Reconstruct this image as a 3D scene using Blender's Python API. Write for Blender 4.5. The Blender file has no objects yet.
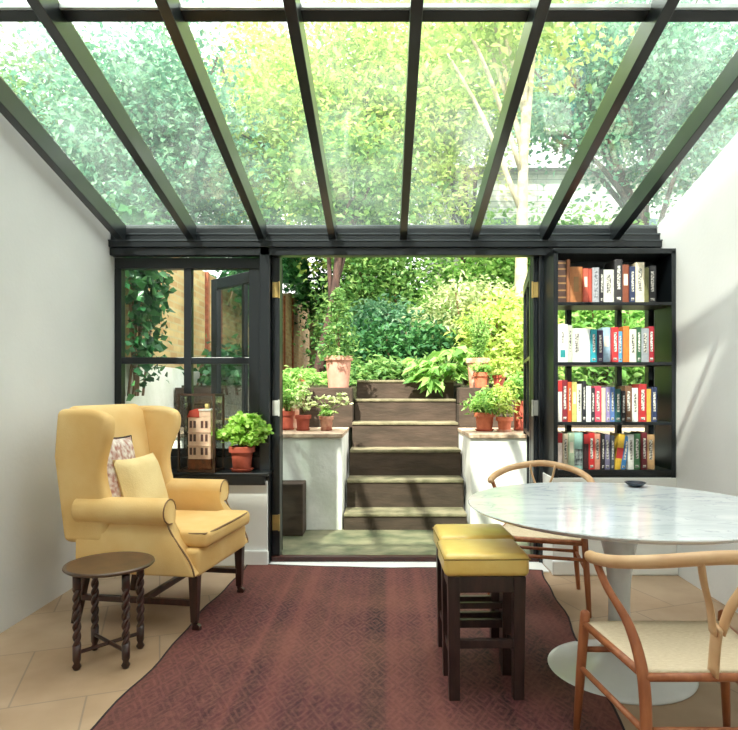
import bpy, math, random
import numpy as np
from mathutils import Vector, Matrix
R = random.Random(7)
PI = math.pi
COL = bpy.context.scene.collection
F, CX, YH, EYE = 620.0, 386.0, 390.0, 1.25
def PX(x, d): return (x-CX)/F*d          # world X of a column seen at distance d
def PZ(y, d): return EYE-(y-YH)/F*d      # world Z of a row seen at distance d

# ------------------------------------------------------------------ materials
def lin(c):
    return tuple(((v/255)/12.92 if v/255 <= .04045 else ((v/255+.055)/1.055)**2.4) for v in c)+(1,)
MATS = {}
def mat(name, col, rough=.6, metal=0, spec=.5, var=None, vscale=8, bump=0, bscale=40, coat=0, vdetail=4, stretch=(1,1,1)):
    if name in MATS: return MATS[name]
    m = bpy.data.materials.new(name); m.use_nodes = True
    nt = m.node_tree; N = nt.nodes; L = nt.links
    b = N['Principled BSDF']
    b.inputs['Roughness'].default_value = rough; b.inputs['Metallic'].default_value = metal
    b.inputs['Specular IOR Level'].default_value = spec
    b.inputs['Coat Weight'].default_value = coat; b.inputs['Coat Roughness'].default_value = .15
    tc = N.new('ShaderNodeTexCoord'); mp = N.new('ShaderNodeMapping'); mp.inputs['Scale'].default_value = stretch
    L.new(tc.outputs['Object'], mp.inputs['Vector'])
    c2 = var or tuple(max(0, v*.86) for v in col)
    n = N.new('ShaderNodeTexNoise'); n.inputs['Scale'].default_value = vscale; n.inputs['Detail'].default_value = vdetail
    L.new(mp.outputs[0], n.inputs['Vector'])
    r = N.new('ShaderNodeValToRGB'); r.color_ramp.elements[0].position = .36; r.color_ramp.elements[1].position = .64
    r.color_ramp.elements[0].color = lin(c2); r.color_ramp.elements[1].color = lin(col)
    L.new(n.outputs['Fac'], r.inputs[0]); L.new(r.outputs[0], b.inputs['Base Color'])
    if bump:
        n2 = N.new('ShaderNodeTexNoise'); n2.inputs['Scale'].default_value = bscale; n2.inputs['Detail'].default_value = 5
        L.new(mp.outputs[0], n2.inputs['Vector'])
        bp = N.new('ShaderNodeBump'); bp.inputs['Strength'].default_value = bump; bp.inputs['Distance'].default_value = .02
        L.new(n2.outputs['Fac'], bp.inputs['Height']); L.new(bp.outputs[0], b.inputs['Normal'])
    MATS[name] = m
    return m
def glass(name, tint=(.93, .98, .96), dirt_haze=.04, refl=.09, rough=.01, dirt_haze_col=(.9, 1, .95)):
    m = bpy.data.materials.new(name); m.use_nodes = True
    nt = m.node_tree; N = nt.nodes; L = nt.links; N.clear()
    o = N.new('ShaderNodeOutputMaterial'); t = N.new('ShaderNodeBsdfTransparent'); t.inputs[0].default_value = tint+(1,)
    g = N.new('ShaderNodeBsdfGlossy'); g.inputs['Roughness'].default_value = rough
    fr = N.new('ShaderNodeFresnel'); fr.inputs['IOR'].default_value = 1.45
    geo = N.new('ShaderNodeNewGeometry')
    mi = N.new('ShaderNodeMath'); mi.operation = 'MULTIPLY'; mi.inputs[1].default_value = refl/.09
    mx = N.new('ShaderNodeMixShader')
    L.new(fr.outputs[0], mi.inputs[0]); L.new(mi.outputs[0], mx.inputs[0]); L.new(t.outputs[0], mx.inputs[1]); L.new(g.outputs[0], mx.inputs[2])
    d = N.new('ShaderNodeBsdfTranslucent'); d.inputs[0].default_value = dirt_haze_col+(1,)  # milky haze over the view put into the glass colour, along with dirt
    tc = N.new('ShaderNodeTexCoord'); n = N.new('ShaderNodeTexNoise'); n.inputs['Scale'].default_value = 2.2; n.inputs['Detail'].default_value = 6
    L.new(tc.outputs['Object'], n.inputs['Vector'])
    mr = N.new('ShaderNodeMapRange'); mr.inputs[1].default_value = .35; mr.inputs[2].default_value = .7
    mr.inputs[3].default_value = dirt_haze*.4; mr.inputs[4].default_value = dirt_haze*1.8
    L.new(n.outputs['Fac'], mr.inputs[0])
    m2 = N.new('ShaderNodeMixShader'); L.new(mr.outputs[0], m2.inputs[0]); L.new(mx.outputs[0], m2.inputs[1]); L.new(d.outputs[0], m2.inputs[2])
    L.new(m2.outputs[0], o.inputs[0])
    return m
def leafmat(name, cols, trans=.45, rough=.45):
    m = bpy.data.materials.new(name); m.use_nodes = True
    nt = m.node_tree; N = nt.nodes; L = nt.links; N.clear()
    o = N.new('ShaderNodeOutputMaterial'); geo = N.new('ShaderNodeNewGeometry')
    r = N.new('ShaderNodeValToRGB'); e = r.color_ramp.elements
    e[0].color = lin(cols[0]); e[0].position = 0; e[1].color = lin(cols[-1]); e[1].position = 1
    for i in range(1, len(cols)-1):
        x = e.new(i/(len(cols)-1)); x.color = lin(cols[i])
    L.new(geo.outputs['Random Per Island'], r.inputs[0])
    b = N.new('ShaderNodeBsdfPrincipled'); b.inputs['Roughness'].default_value = rough
    b.inputs['Specular IOR Level'].default_value = .35
    t = N.new('ShaderNodeBsdfTranslucent'); hs = N.new('ShaderNodeHueSaturation'); hs.inputs['Value'].default_value = 1.35; hs.inputs['Hue'].default_value = .485
    L.new(r.outputs[0], b.inputs['Base Color']); L.new(r.outputs[0], hs.inputs['Color']); L.new(hs.outputs[0], t.inputs[0])
    mx = N.new('ShaderNodeMixShader'); mx.inputs[0].default_value = trans
    L.new(b.outputs[0], mx.inputs[1]); L.new(t.outputs[0], mx.inputs[2]); L.new(mx.outputs[0], o.inputs[0])
    return m

M_FRAME = mat('slate_paint', (20, 24, 28), .32, var=(16, 20, 24), vscale=3)
M_FRAME_L = mat('grey_trim_paint', (56, 62, 66), .35)
M_ALU = mat('pale_metal', (190, 198, 196), .35, .5)
M_WALL = mat('pale_plaster', (226, 226, 224), .85, var=(221, 221, 219), vscale=2, bump=.05)
M_WHITE = mat('white_paint', (236, 236, 232), .5, var=(228, 228, 224), vscale=4)
M_RENDER = mat('white_render', (240, 240, 234), .85, var=(216, 219, 208), vscale=3.2, bump=.3, bscale=14)
M_SLEEPER = mat('old_sleeper_wood', (74, 60, 48), .85, var=(56, 46, 34), vscale=6, bump=.25, bscale=20, stretch=(.6, 1, 2.2))
M_TREAD = mat('mossy_tread', (138, 130, 102), .8, var=(92, 90, 64), vscale=7, bump=.3)
M_PATIO = mat('green_stone', (128, 126, 98), .55, var=(78, 86, 62), vscale=4.5, bump=.3, bscale=9)
M_STONE = mat('cap_stone', (206, 186, 160), .8, var=(158, 132, 108), vscale=14, bump=.4)
M_TERRA = mat('terracotta', (196, 112, 78), .75, var=(176, 94, 64), vscale=18, bump=.1)
M_TERRA_R = mat('red_terracotta', (170, 80, 58), .7, var=(152, 68, 50), vscale=18)
M_TERRA_D = mat('weathered_terracotta', (150, 88, 66), .8, var=(196, 150, 124), vscale=14)
M_PINKPOT = mat('pale_terracotta', (204, 152, 132), .75, var=(190, 136, 114), vscale=9)
M_LIMEPOT = mat('limed_terracotta', (208, 172, 150), .8, var=(190, 120, 92), vscale=12)
M_SOIL = mat('soil', (58, 44, 34), .95, var=(34, 26, 20), vscale=30, bump=.6)
M_EARTH = mat('garden_earth', (70, 74, 44), .95, var=(44, 46, 28), vscale=6, bump=.8)
M_YEL = mat('yellow_upholstery', (234, 198, 134), .65, var=(224, 180, 110), vscale=3.5, bump=.12, bscale=160)
M_CREAM = mat('cream_linen', (236, 212, 156), .85, var=(224, 196, 138), vscale=5, bump=.2, bscale=120)
M_LEATHER = mat('yellow_leather', (240, 208, 122), .3, var=(232, 190, 96), vscale=6, bump=.06, bscale=60, coat=.25)
M_PIPE = mat('brown_piping', (146, 108, 70), .7)
M_MAHOG = mat('dark_red_wood', (66, 34, 26), .35, var=(44, 22, 18), vscale=9, stretch=(4, 4, .8), coat=.2)
M_STOOLW = mat('dark_stool_wood', (60, 40, 36), .38, var=(38, 25, 23), vscale=9, stretch=(4, 4, .8), coat=.15)
M_CHAIRW = mat('oiled_teak', (176, 108, 68), .45, var=(150, 86, 52), vscale=8, stretch=(4, 4, .8))
M_CHAIRW_L = mat('pale_oak', (214, 176, 134), .5, var=(196, 154, 112), vscale=8)
M_BRASS = mat('brass', (206, 176, 110), .35, .7)
M_STEEL = mat('painted_hinge', (214, 214, 206), .4, .3)
M_TULIP = mat('tulip_white', (226, 228, 228), .22, var=(220, 222, 222))
M_BLACK = mat('black_wood', (34, 34, 36), .5)
M_THRESH = mat('red_brown_threshold', (70, 30, 24), .4, var=(52, 22, 18), vscale=6, stretch=(.5, 4, 4))
M_BARK = mat('dark_bark', (84, 60, 50), .9, var=(54, 40, 34), vscale=9, bump=.8, stretch=(2, 2, .5))
M_BIRCH = mat('pale_bark', (206, 190, 156), .8, var=(168, 152, 120), vscale=5, bump=.4, stretch=(1, 1, 2))
M_STEM = mat('green_stem', (110, 130, 70), .7)
M_STEMB = mat('brown_stem', (120, 92, 66), .7)
M_COPPER = mat('bronzed_case_metal', (76, 58, 46), .4, .4)
M_GREYLAWN = mat('neighbour_roof', (150, 152, 156), .7)

LG = leafmat('leaf_lime', [(122, 158, 70), (176, 200, 104), (220, 230, 150)])
LM = leafmat('leaf_mid', [(60, 104, 52), (100, 146, 78), (150, 184, 110)])
LT = leafmat('leaf_teal', [(52, 112, 88), (104, 160, 130), (170, 206, 172)])
LD = leafmat('leaf_dark', [(32, 78, 44), (56, 108, 60), (92, 144, 82)], .25)
LI = leafmat('leaf_ivy', [(24, 70, 40), (44, 104, 58), (86, 140, 84)], .25, .35)
LB = leafmat('leaf_bluegreen', [(70, 120, 96), (120, 168, 134), (170, 206, 170)])
LF = leafmat('leaf_fern', [(88, 140, 66), (136, 184, 96), (184, 216, 134)])
LP = leafmat('leaf_pale', [(136, 158, 104), (176, 192, 138), (208, 214, 176)])
LS = leafmat('leaf_sill_plant', [(116, 168, 60), (160, 204, 92), (196, 224, 132)])
LFLW = leafmat('petal_pink', [(220, 130, 110), (240, 170, 150)], .3)
LW = leafmat('flower_cream', [(216, 220, 180), (240, 240, 214)], .3)

G_ROOF = glass('roof_glass', (.955, 1.0, .985), .022, .03, dirt_haze_col=(.86, 1, .95))
G_WIN = glass('window_glass', (.95, .985, .975), .0, .05)
G_CASE = glass('case_glass', (.985, .99, .985), .0, .04)

def marble():
    m = mat('marble', (228, 231, 234), .12, coat=.3); nt = m.node_tree; N = nt.nodes; L = nt.links
    b = N['Principled BSDF']; tc = N.new('ShaderNodeTexCoord')
    n0 = N.new('ShaderNodeTexNoise'); n0.inputs['Scale'].default_value = 2.5; n0.inputs['Detail'].default_value = 6
    n0.inputs['Distortion'].default_value = 1.4
    mp = N.new('ShaderNodeMapping'); mp.inputs['Scale'].default_value = (.8, 2.6, 1); mp.inputs['Rotation'].default_value = (0, 0, .25)
    L.new(tc.outputs['Object'], mp.inputs[0]); L.new(mp.outputs[0], n0.inputs['Vector'])
    r = N.new('ShaderNodeValToRGB'); e = r.color_ramp.elements
    e[0].position = .3; e[0].color = lin((206, 212, 218)); e[1].position = .75; e[1].color = lin((236, 238, 240))
    a = e.new(.485); a.color = lin((224, 228, 232)); a = e.new(.5); a.color = lin((190, 197, 206)); a = e.new(.515); a.color = lin((226, 230, 233))
    L.new(n0.outputs['Fac'], r.inputs[0]); L.new(r.outputs[0], b.inputs['Base Color'])
    return m
M_MARBLE = marble()

def brick_mat(name, c1, c2, mortar, sc, bw=.5, rh=.25, rot=(PI/2, 0, PI/2), msize=.02, rough=.9):
    m = mat(name, c1, rough); nt = m.node_tree; N = nt.nodes; L = nt.links; b = N['Principled BSDF']
    tc = N.new('ShaderNodeTexCoord'); mp = N.new('ShaderNodeMapping'); mp.vector_type = 'TEXTURE'
    mp.inputs['Rotation'].default_value = rot
    br = N.new('ShaderNodeTexBrick'); br.inputs['Color1'].default_value = lin(c1); br.inputs['Color2'].default_value = lin(c2)
    br.inputs['Mortar'].default_value = lin(mortar); br.inputs['Scale'].default_value = sc
    br.inputs['Brick Width'].default_value = bw; br.inputs['Row Height'].default_value = rh; br.inputs['Mortar Size'].default_value = msize
    L.new(tc.outputs['Object'], mp.inputs[0]); L.new(mp.outputs[0], br.inputs['Vector'])
    n = N.new('ShaderNodeTexNoise'); n.inputs['Scale'].default_value = 1.6; n.inputs['Detail'].default_value = 6
    L.new(tc.outputs['Object'], n.inputs['Vector'])
    mx = N.new('ShaderNodeMixRGB'); mx.blend_type = 'MULTIPLY'; mx.inputs[0].default_value = .55
    rr = N.new('ShaderNodeValToRGB'); rr.color_ramp.elements[0].position = .35; rr.color_ramp.elements[0].color = lin((170, 150, 120)); rr.color_ramp.elements[1].position = .6; rr.color_ramp.elements[1].color = (1, 1, 1, 1)
    L.new(n.outputs['Fac'], rr.inputs[0]); L.new(br.outputs['Color'], mx.inputs[1]); L.new(rr.outputs[0], mx.inputs[2])
    L.new(mx.outputs[0], b.inputs['Base Color'])
    return m
M_YBRICK = brick_mat('stock_brick', (214, 186, 132), (186, 146, 98), (196, 178, 136), 1, .22, .075, (PI/2, 0, PI/2), .01)
M_BOARDS = brick_mat('neighbour_siding', (214, 218, 212), (200, 206, 202), (150, 160, 158), 1, 6, .16, (PI/2, 0, 0), .012)
M_FLOOR = brick_mat('beige_stone_floor', (184, 160, 134), (178, 148, 118), (150, 128, 108), 1, .56, .56, (0, 0, .35), .004, .5)

def rug_mat():
    m = mat('kilim_wool', (120, 52, 56), .7, spec=.25); nt = m.node_tree; N = nt.nodes; L = nt.links; b = N['Principled BSDF']
    tc = N.new('ShaderNodeTexCoord'); sx = N.new('ShaderNodeSeparateXYZ'); L.new(tc.outputs['Object'], sx.inputs[0])
    def math_(op, a, bb=None, v=None):
        n = N.new('ShaderNodeMath'); n.operation = op
        if isinstance(a, (int, float)): n.inputs[0].default_value = a
        else: L.new(a, n.inputs[0])
        if bb is not None:
            if isinstance(bb, (int, float)): n.inputs[1].default_value = bb
            else: L.new(bb, n.inputs[1])
        return n.outputs[0]
    # long stripes of slightly different dye lots running the length of the rug
    w1 = N.new('ShaderNodeTexNoise'); w1.noise_dimensions = '1D'; w1.inputs['Scale'].default_value = 7.5; w1.inputs['Detail'].default_value = 3
    L.new(sx.outputs[0], w1.inputs['W'])
    r1 = N.new('ShaderNodeValToRGB'); e = r1.color_ramp.elements
    e[0].position = .36; e[0].color = lin((30, 9, 18)); e[1].position = .7; e[1].color = lin((104, 54, 50))
    a = e.new(.47); a.color = lin((62, 24, 32)); a = e.new(.56); a.color = lin((80, 36, 40))
    L.new(w1.outputs['Fac'], r1.inputs[0])
    # woven diamonds
    def tri(s, k): 
        u = math_('MULTIPLY', s, k); f = math_('FRACT', u); g = math_('SUBTRACT', f, .5); return math_('ABSOLUTE', g)
    d = math_('ADD', tri(sx.outputs[0], 9.0), tri(sx.outputs[1], 5.0))
    dd = math_('FRACT', math_('MULTIPLY', d, 4.0)); ln = math_('GREATER_THAN', dd, .62)
    n3 = N.new('ShaderNodeTexNoise'); n3.inputs['Scale'].default_value = 2.3; n3.inputs['Detail'].default_value = 3
    L.new(tc.outputs['Object'], n3.inputs['Vector'])
    ms = math_('MULTIPLY', ln, math_('MULTIPLY', n3.outputs['Fac'], .5))
    mx = N.new('ShaderNodeMixRGB'); L.new(ms, mx.inputs[0]); L.new(r1.outputs[0], mx.inputs[1]); mx.inputs[2].default_value = lin((128, 78, 76))
    # wear
    n4 = N.new('ShaderNodeTexNoise'); n4.inputs['Scale'].default_value = 46; n4.inputs['Detail'].default_value = 8; n4.inputs['Roughness'].default_value = .7
    mp = N.new('ShaderNodeMapping'); mp.inputs['Scale'].default_value = (1, .8, 1); L.new(tc.outputs['Object'], mp.inputs[0]); L.new(mp.outputs[0], n4.inputs['Vector'])
    r4 = N.new('ShaderNodeValToRGB'); r4.color_ramp.elements[0].position = .4; r4.color_ramp.elements[1].position = .75
    r4.color_ramp.elements[0].color = (0, 0, 0, 1); r4.color_ramp.elements[1].color = (.7, .7, .7, 1)
    L.new(n4.outputs['Fac'], r4.inputs[0])
    m2 = N.new('ShaderNodeMixRGB'); L.new(r4.outputs[0], m2.inputs[0]); L.new(mx.outputs[0], m2.inputs[1]); m2.inputs[2].default_value = lin((124, 78, 68))
    n5 = N.new('ShaderNodeTexNoise'); n5.inputs['Scale'].default_value = 1.3; n5.inputs['Detail'].default_value = 3
    L.new(tc.outputs['Object'], n5.inputs['Vector'])
    r5 = N.new('ShaderNodeValToRGB'); r5.color_ramp.elements[0].position = .4; r5.color_ramp.elements[1].position = .68
    r5.color_ramp.elements[0].color = (0, 0, 0, 1); r5.color_ramp.elements[1].color = (.4, .4, .4, 1)
    L.new(n5.outputs['Fac'], r5.inputs[0])
    m3 = N.new('ShaderNodeMixRGB'); L.new(r5.outputs[0], m3.inputs[0]); L.new(m2.outputs[0], m3.inputs[1]); m3.inputs[2].default_value = lin((138, 88, 72))
    L.new(m3.outputs[0], b.inputs['Base Color'])
    wv = N.new('ShaderNodeTexWave'); wv.bands_direction = 'Y'; wv.inputs['Scale'].default_value = 60; L.new(tc.outputs['Object'], wv.inputs[0])
    bp = N.new('ShaderNodeBump'); bp.inputs['Strength'].default_value = .25; bp.inputs['Distance'].default_value = .004
    L.new(wv.outputs['Fac'], bp.inputs['Height']); L.new(bp.outputs[0], b.inputs['Normal'])
    return m
M_RUG = rug_mat()

# ------------------------------------------------------------------ mesh builder
class MB:
    def __init__(s): s.v = []; s.f = []
    def add(s, vs, fs, mt=None):
        o = len(s.v)
        for p in vs:
            p = Vector(p)
            if mt is not None: p = mt @ p
            s.v.append(tuple(p))
        s.f += [tuple(i+o for i in f) for f in fs]; return s
    def box(s, x0, x1, y0, y1, z0, z1, mt=None):
        vs = [(x, y, z) for z in (z0, z1) for y in (y0, y1) for x in (x0, x1)]
        return s.add(vs, [(0, 2, 3, 1), (4, 5, 7, 6), (0, 1, 5, 4), (2, 6, 7, 3), (0, 4, 6, 2), (1, 3, 7, 5)], mt)
    def taperbox(s, c0, w0, c1, w1, mt=None):     # square bar between two z levels
        vs = []
        for (c, w) in ((c0, w0), (c1, w1)):
            wx, wy = (w, w) if isinstance(w, (int, float)) else w
            for sy in (-1, 1):
                for sx in (-1, 1): vs.append((c[0]+sx*wx/2, c[1]+sy*wy/2, c[2]))
        return s.add(vs, [(0, 2, 3, 1), (4, 5, 7, 6), (0, 1, 5, 4), (2, 6, 7, 3), (0, 4, 6, 2), (1, 3, 7, 5)], mt)
    def tube(s, pts, rad, n=10, mt=None, flat=1.0, closed=False):
        pts = [Vector(p) for p in pts]; k = len(pts)
        if isinstance(rad, (int, float)): rad = [rad]*k
        vs = []; fs = []; up = None
        for i, p in enumerate(pts):
            a = pts[(i-1) % k] if (i > 0 or closed) else p; b = pts[(i+1) % k] if (i < k-1 or closed) else p
            t = (b-a).normalized()
            if up is None:
                up = Vector((0, 0, 1)) if abs(t.z) < .9 else Vector((1, 0, 0))
            x = t.cross(up)
            if x.length < 1e-5: x = t.cross(Vector((0, 1, 0)))
            x.normalize(); y = x.cross(t).normalized(); up = y
            for j in range(n):
                an = 2*PI*j/n; vs.append(p+x*math.cos(an)*rad[i]+y*math.sin(an)*rad[i]*flat)
        for i in range(k if closed else k-1):
            for j in range(n):
                a = i*n+j; b = i*n+(j+1) % n; i2 = (i+1) % k
                fs.append((a, b, i2*n+(j+1) % n, i2*n+j))
        if not closed:
            fs.append(tuple(reversed(range(n)))); fs.append(tuple(range((k-1)*n, k*n)))
        return s.add(vs, fs, mt)
    def lathe(s, prof, n=32, c=(0, 0, 0), mt=None, rim=None):
        vs = []; fs = []; k = len(prof)
        for (r, z) in prof:
            for j in range(n):
                a = 2*PI*j/n; q = rim(a) if rim else 1
                vs.append((c[0]+r*math.cos(a)*q, c[1]+r*math.sin(a)*q, c[2]+z))
        for i in range(k-1):
            for j in range(n): fs.append((i*n+j, i*n+(j+1) % n, (i+1)*n+(j+1) % n, (i+1)*n+j))
        if prof[0][0] > 1e-6: fs.append(tuple(reversed(range(n))))
        if prof[-1][0] > 1e-6: fs.append(tuple(range((k-1)*n, k*n)))
        return s.add(vs, fs, mt)
    def prism(s, out, a, b, axis='y', mt=None):
        n = len(out)
        def P(u, v, w): return {'x': (w, u, v), 'y': (u, w, v), 'z': (u, v, w)}[axis]
        vs = [P(u, v, a) for u, v in out]+[P(u, v, b) for u, v in out]
        fs = [tuple(range(n)), tuple(reversed(range(n, 2*n)))]+[(i, i+n, (i+1) % n+n, (i+1) % n) for i in range(n)]
        return s.add(vs, fs, mt)
    def ell(s, c, r, n=14, m=9, mt=None, rim=None):
        prof = [(max(1e-7, math.sin(PI*i/m)), -math.cos(PI*i/m)) for i in range(m+1)]
        vs = []; fs = []
        for (q, z) in prof:
            for j in range(n):
                a = 2*PI*j/n; vs.append((c[0]+r[0]*q*math.cos(a), c[1]+r[1]*q*math.sin(a), c[2]+r[2]*z))
        for i in range(m):
            for j in range(n): fs.append((i*n+j, i*n+(j+1) % n, (i+1)*n+(j+1) % n, (i+1)*n+j))
        return s.add(vs, fs, mt)
    def build(s, name, m, parent=None, bevel=0, smooth=False, sub=0, seg=2, loc=None, rot=None):
        me = bpy.data.meshes.new(name); me.from_pydata(s.v, [], s.f); me.validate(); me.update()
        me.materials.append(m)
        import bmesh
        b = bmesh.new(); b.from_mesh(me); bmesh.ops.recalc_face_normals(b, faces=b.faces); b.to_mesh(me); b.free()
        if smooth or sub: me.shade_smooth()
        o = bpy.data.objects.new(name, me); COL.objects.link(o)
        if parent: o.parent = parent
        if loc: o.location = loc
        if rot: o.rotation_euler = rot
        if bevel:
            q = o.modifiers.new('bevel', 'BEVEL'); q.width = bevel; q.segments = seg; q.limit_method = 'ANGLE'; q.angle_limit = .6
        if sub:
            q = o.modifiers.new('sub', 'SUBSURF'); q.levels = sub; q.render_levels = sub
        return o
def thing(name, label, cat, loc=(0, 0, 0), rz=0, group=None, kind=None):
    o = bpy.data.objects.new(name, None); COL.objects.link(o); o.location = loc; o.rotation_euler = (0, 0, rz)
    o.empty_display_size = .05
    return tag(o, label, cat, group, kind)
def tag(o, label=None, cat=None, group=None, kind=None):
    if label: o['label'] = label
    if cat: o['category'] = cat
    if group: o['group'] = group
    if kind: o['kind'] = kind
    return o
def struct(o, label=None, cat=None): return tag(o, label, cat, kind='structure')
def boxo(name, m, x0, x1, y0, y1, z0, z1, parent=None, bevel=0): return MB().box(x0, x1, y0, y1, z0, z1).build(name, m, parent, bevel)
def spline(pts, n=8):
    P = [Vector(p) for p in pts]; P = [P[0]*2-P[1]]+P+[P[-1]*2-P[-2]]; out = []
    for i in range(1, len(P)-2):
        for k in range(n):
            t = k/n; a, b, c, d = P[i-1], P[i], P[i+1], P[i+2]
            out.append(.5*((2*b)+(c-a)*t+(2*a-5*b+4*c-d)*t*t+(3*b-a-3*c+d)*t**3))
    out.append(P[-2]); return out

# leaves: many small folded blades as one mesh
def leaf_mesh(name, pos, size, m, parent=None, seed=0, ratio=.55, up=.7, jitter=.35, dirs=None, round_=False):
    rg = np.random.default_rng(seed); pos = np.asarray(pos, float); n = len(pos)
    d = rg.normal(size=(n, 3)); d[:, 2] = d[:, 2]*.6-.15
    if dirs is not None: d = d*.5+np.asarray(dirs)
    d /= np.linalg.norm(d, axis=1)[:, None]+1e-9
    nr = rg.normal(size=(n, 3))*.6; nr[:, 2] += up*1.4
    sd = np.cross(d, nr); sd /= np.linalg.norm(sd, axis=1)[:, None]+1e-9
    nr = np.cross(sd, d)
    L = (size*(1+jitter*rg.uniform(-1, 1, n)))[:, None]; W = L*ratio*.5
    if round_:
        k = 7; an = np.linspace(0, 2*PI, k, endpoint=False); vs = np.zeros((n, k+1, 3))
        vs[:, 0] = pos
        for i, a in enumerate(an): vs[:, i+1] = pos+(d*math.cos(a)+sd*math.sin(a))*L*.5*(1+.12*(i % 2))+nr*L*.1
        tri = np.array([(0, i+1, (i+1) % k+1) for i in range(k)])
        fi = (np.arange(n)[:, None, None]*(k+1)+tri[None]).reshape(-1, 3); v = vs.reshape(-1, 3)
    else:
        mid = pos+d*L*.45
        vs = np.stack([pos, mid-sd*W+nr*L*.1, pos+d*L-nr*L*.12, mid+sd*W+nr*L*.1], 1)
        tri = np.array([(0, 1, 2), (0, 2, 3)])
        fi = (np.arange(n)[:, None, None]*4+tri[None]).reshape(-1, 3); v = vs.reshape(-1, 3)
    me = bpy.data.meshes.new(name); me.vertices.add(len(v)); me.vertices.foreach_set('co', v.astype(np.float32).ravel())
    me.loops.add(len(fi)*3); me.loops.foreach_set('vertex_index', fi.astype(np.int32).ravel())
    me.polygons.add(len(fi)); me.polygons.foreach_set('loop_start', np.arange(0, len(fi)*3, 3, dtype=np.int32))
    me.polygons.foreach_set('loop_total', np.full(len(fi), 3, dtype=np.int32))
    me.materials.append(m); me.update(calc_edges=True); me.validate()
    o = bpy.data.objects.new(name, me); COL.objects.link(o)
    if parent: o.parent = parent
    return o
def cloud(c, r, nc, nl, cr, seed, shell=.55, flat=.7):
    rg = np.random.default_rng(seed); u = rg.normal(size=(nc, 3)); u /= np.linalg.norm(u, axis=1)[:, None]
    q = (shell+(1-shell)*rg.uniform(0, 1, nc))[:, None]*np.where(rg.uniform(size=nc) < .25, .6, 1)[:, None]
    cc = np.array(c)+u*q*np.array(r)
    p = (cc[:, None, :]+rg.normal(size=(nc, nl, 3))*cr*np.array([1, 1, flat])).reshape(-1, 3)
    return p, cc

# ------------------------------------------------------------------ room shell
XL, XR, YB, YW = -1.98, 1.97, -.9, 4.5
def zr(y): return 2.30+(4.5-y)*.234       # underside of rafters
fl = boxo('floor', M_FLOOR, XL-.1, XR+.1, YB-.1, 4.62, -.12, 0); struct(fl, 'beige stone floor around the dark red rug', 'floor')
o = MB().prism([(YB, 0), (4.66, 0), (4.66, 2.40), (YB, zr(YB)+.2)], XL-.12, XL, 'x').build('wall_left', M_WALL); struct(o, 'pale side wall beside the armchair', 'wall')
o = MB().prism([(YB, 0), (4.66, 0), (4.66, 2.40), (YB, zr(YB)+.2)], XR, XR+.12, 'x').build('wall_right', M_WALL); struct(o, 'pale side wall beside the bookcase', 'wall')
o = boxo('wall_back', M_WALL, -4.5, 4.5, YB-.3, YB, -.1, 7.1); struct(o, 'pale unseen house wall behind the camera, raised to shade the room', 'wall')  # unseen house wall, its height shaped to keep direct sun off the room
# low walls under the glazing
o = boxo('wall_window', M_WHITE, XL, -.845, 4.42, 4.66, 0, .60, bevel=.004); struct(o, 'low white wall under the left window', 'wall')
o = boxo('baseboard_left', M_WHITE, XL, -.835, 4.39, 4.42, 0, .11, bevel=.01); struct(o, 'white baseboard below the left window', 'baseboard')
o = boxo('wall_bookcase', M_WHITE, 1.13, XR, 4.20, 4.66, 0, .655, bevel=.004); struct(o, 'low white wall under the bookcase', 'wall')
o = boxo('baseboard_right', M_WHITE, 1.12, XR, 4.17, 4.20, 0, .10, bevel=.01); struct(o, 'white baseboard below the bookcase', 'baseboard')
b = MB(); b.box(XL, -.825, 4.31, 4.60, .645, .672); b.prism([(4.34, .645), (4.42, .57), (4.45, .57), (4.45, .645)], XL, -.86, 'x')
b.box(XL, -.86, 4.5, 4.6, .672, .765)
o = b.build('trim_1', M_FRAME, bevel=.004); struct(o, 'dark window ledge carrying the display case', 'window ledge')
# eaves beam
b = MB()
b.box(XL, XR, 4.50, 4.66, 2.36, 2.44); b.box(XL, XR, 4.455, 4.66, 2.315, 2.372); b.box(XL, XR, 4.42, 4.66, 2.27, 2.318); b.box(XL, XR, 4.44, 4.52, 2.215, 2.272)
o = b.build('trim_2', M_FRAME, bevel=.004); struct(o, 'dark stepped eaves beam above the doorway', 'beam')
b = MB(); 
for z, y in ((2.372, 4.452), (2.318, 4.417), (2.444, 4.497)): b.box(XL, XR, y-.004, y+.02, z-.005, z+.003)
o = b.build('trim_3', M_FRAME_L); struct(o, 'grey edge lines along the eaves beam', 'moulding')
# door posts
def post(n, x0, x1, y0, y1, z0, z1, lab): 
    o = boxo(n, M_FRAME, x0, x1, y0, y1, z0, z1, bevel=.004); struct(o, lab, 'post')
post('trim_4', -.905, -.835, 4.44, 4.64, .0, 2.272, 'dark post between the left window and the doorway')
post('trim_5', 1.105, 1.21, 4.47, 4.64, .0, 2.272, 'dark post between the doorway and the bookcase')
b = MB(); b.box(-.832, -.775, 4.52, 4.62, 0, 2.26); b.box(1.075, 1.105, 4.52, 4.62, 0, 2.26); b.box(-.832, 1.105, 4.52, 4.64, 2.252, 2.272)
o = b.build('trim_6', M_FRAME, bevel=.003); struct(o, 'dark door lining around the garden opening', 'door frame')
o = boxo('trim_7', M_THRESH, -.832, 1.105, 4.49, 4.545, 0, .042, bevel=.006); struct(o, 'red-brown wooden threshold at the garden doorway', 'threshold')
o = boxo('trim_8', M_WHITE, -.835, 1.12, 4.25, 4.52, -.01, .006); struct(o, 'white stone strip in front of the threshold', 'floor strip')

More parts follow.
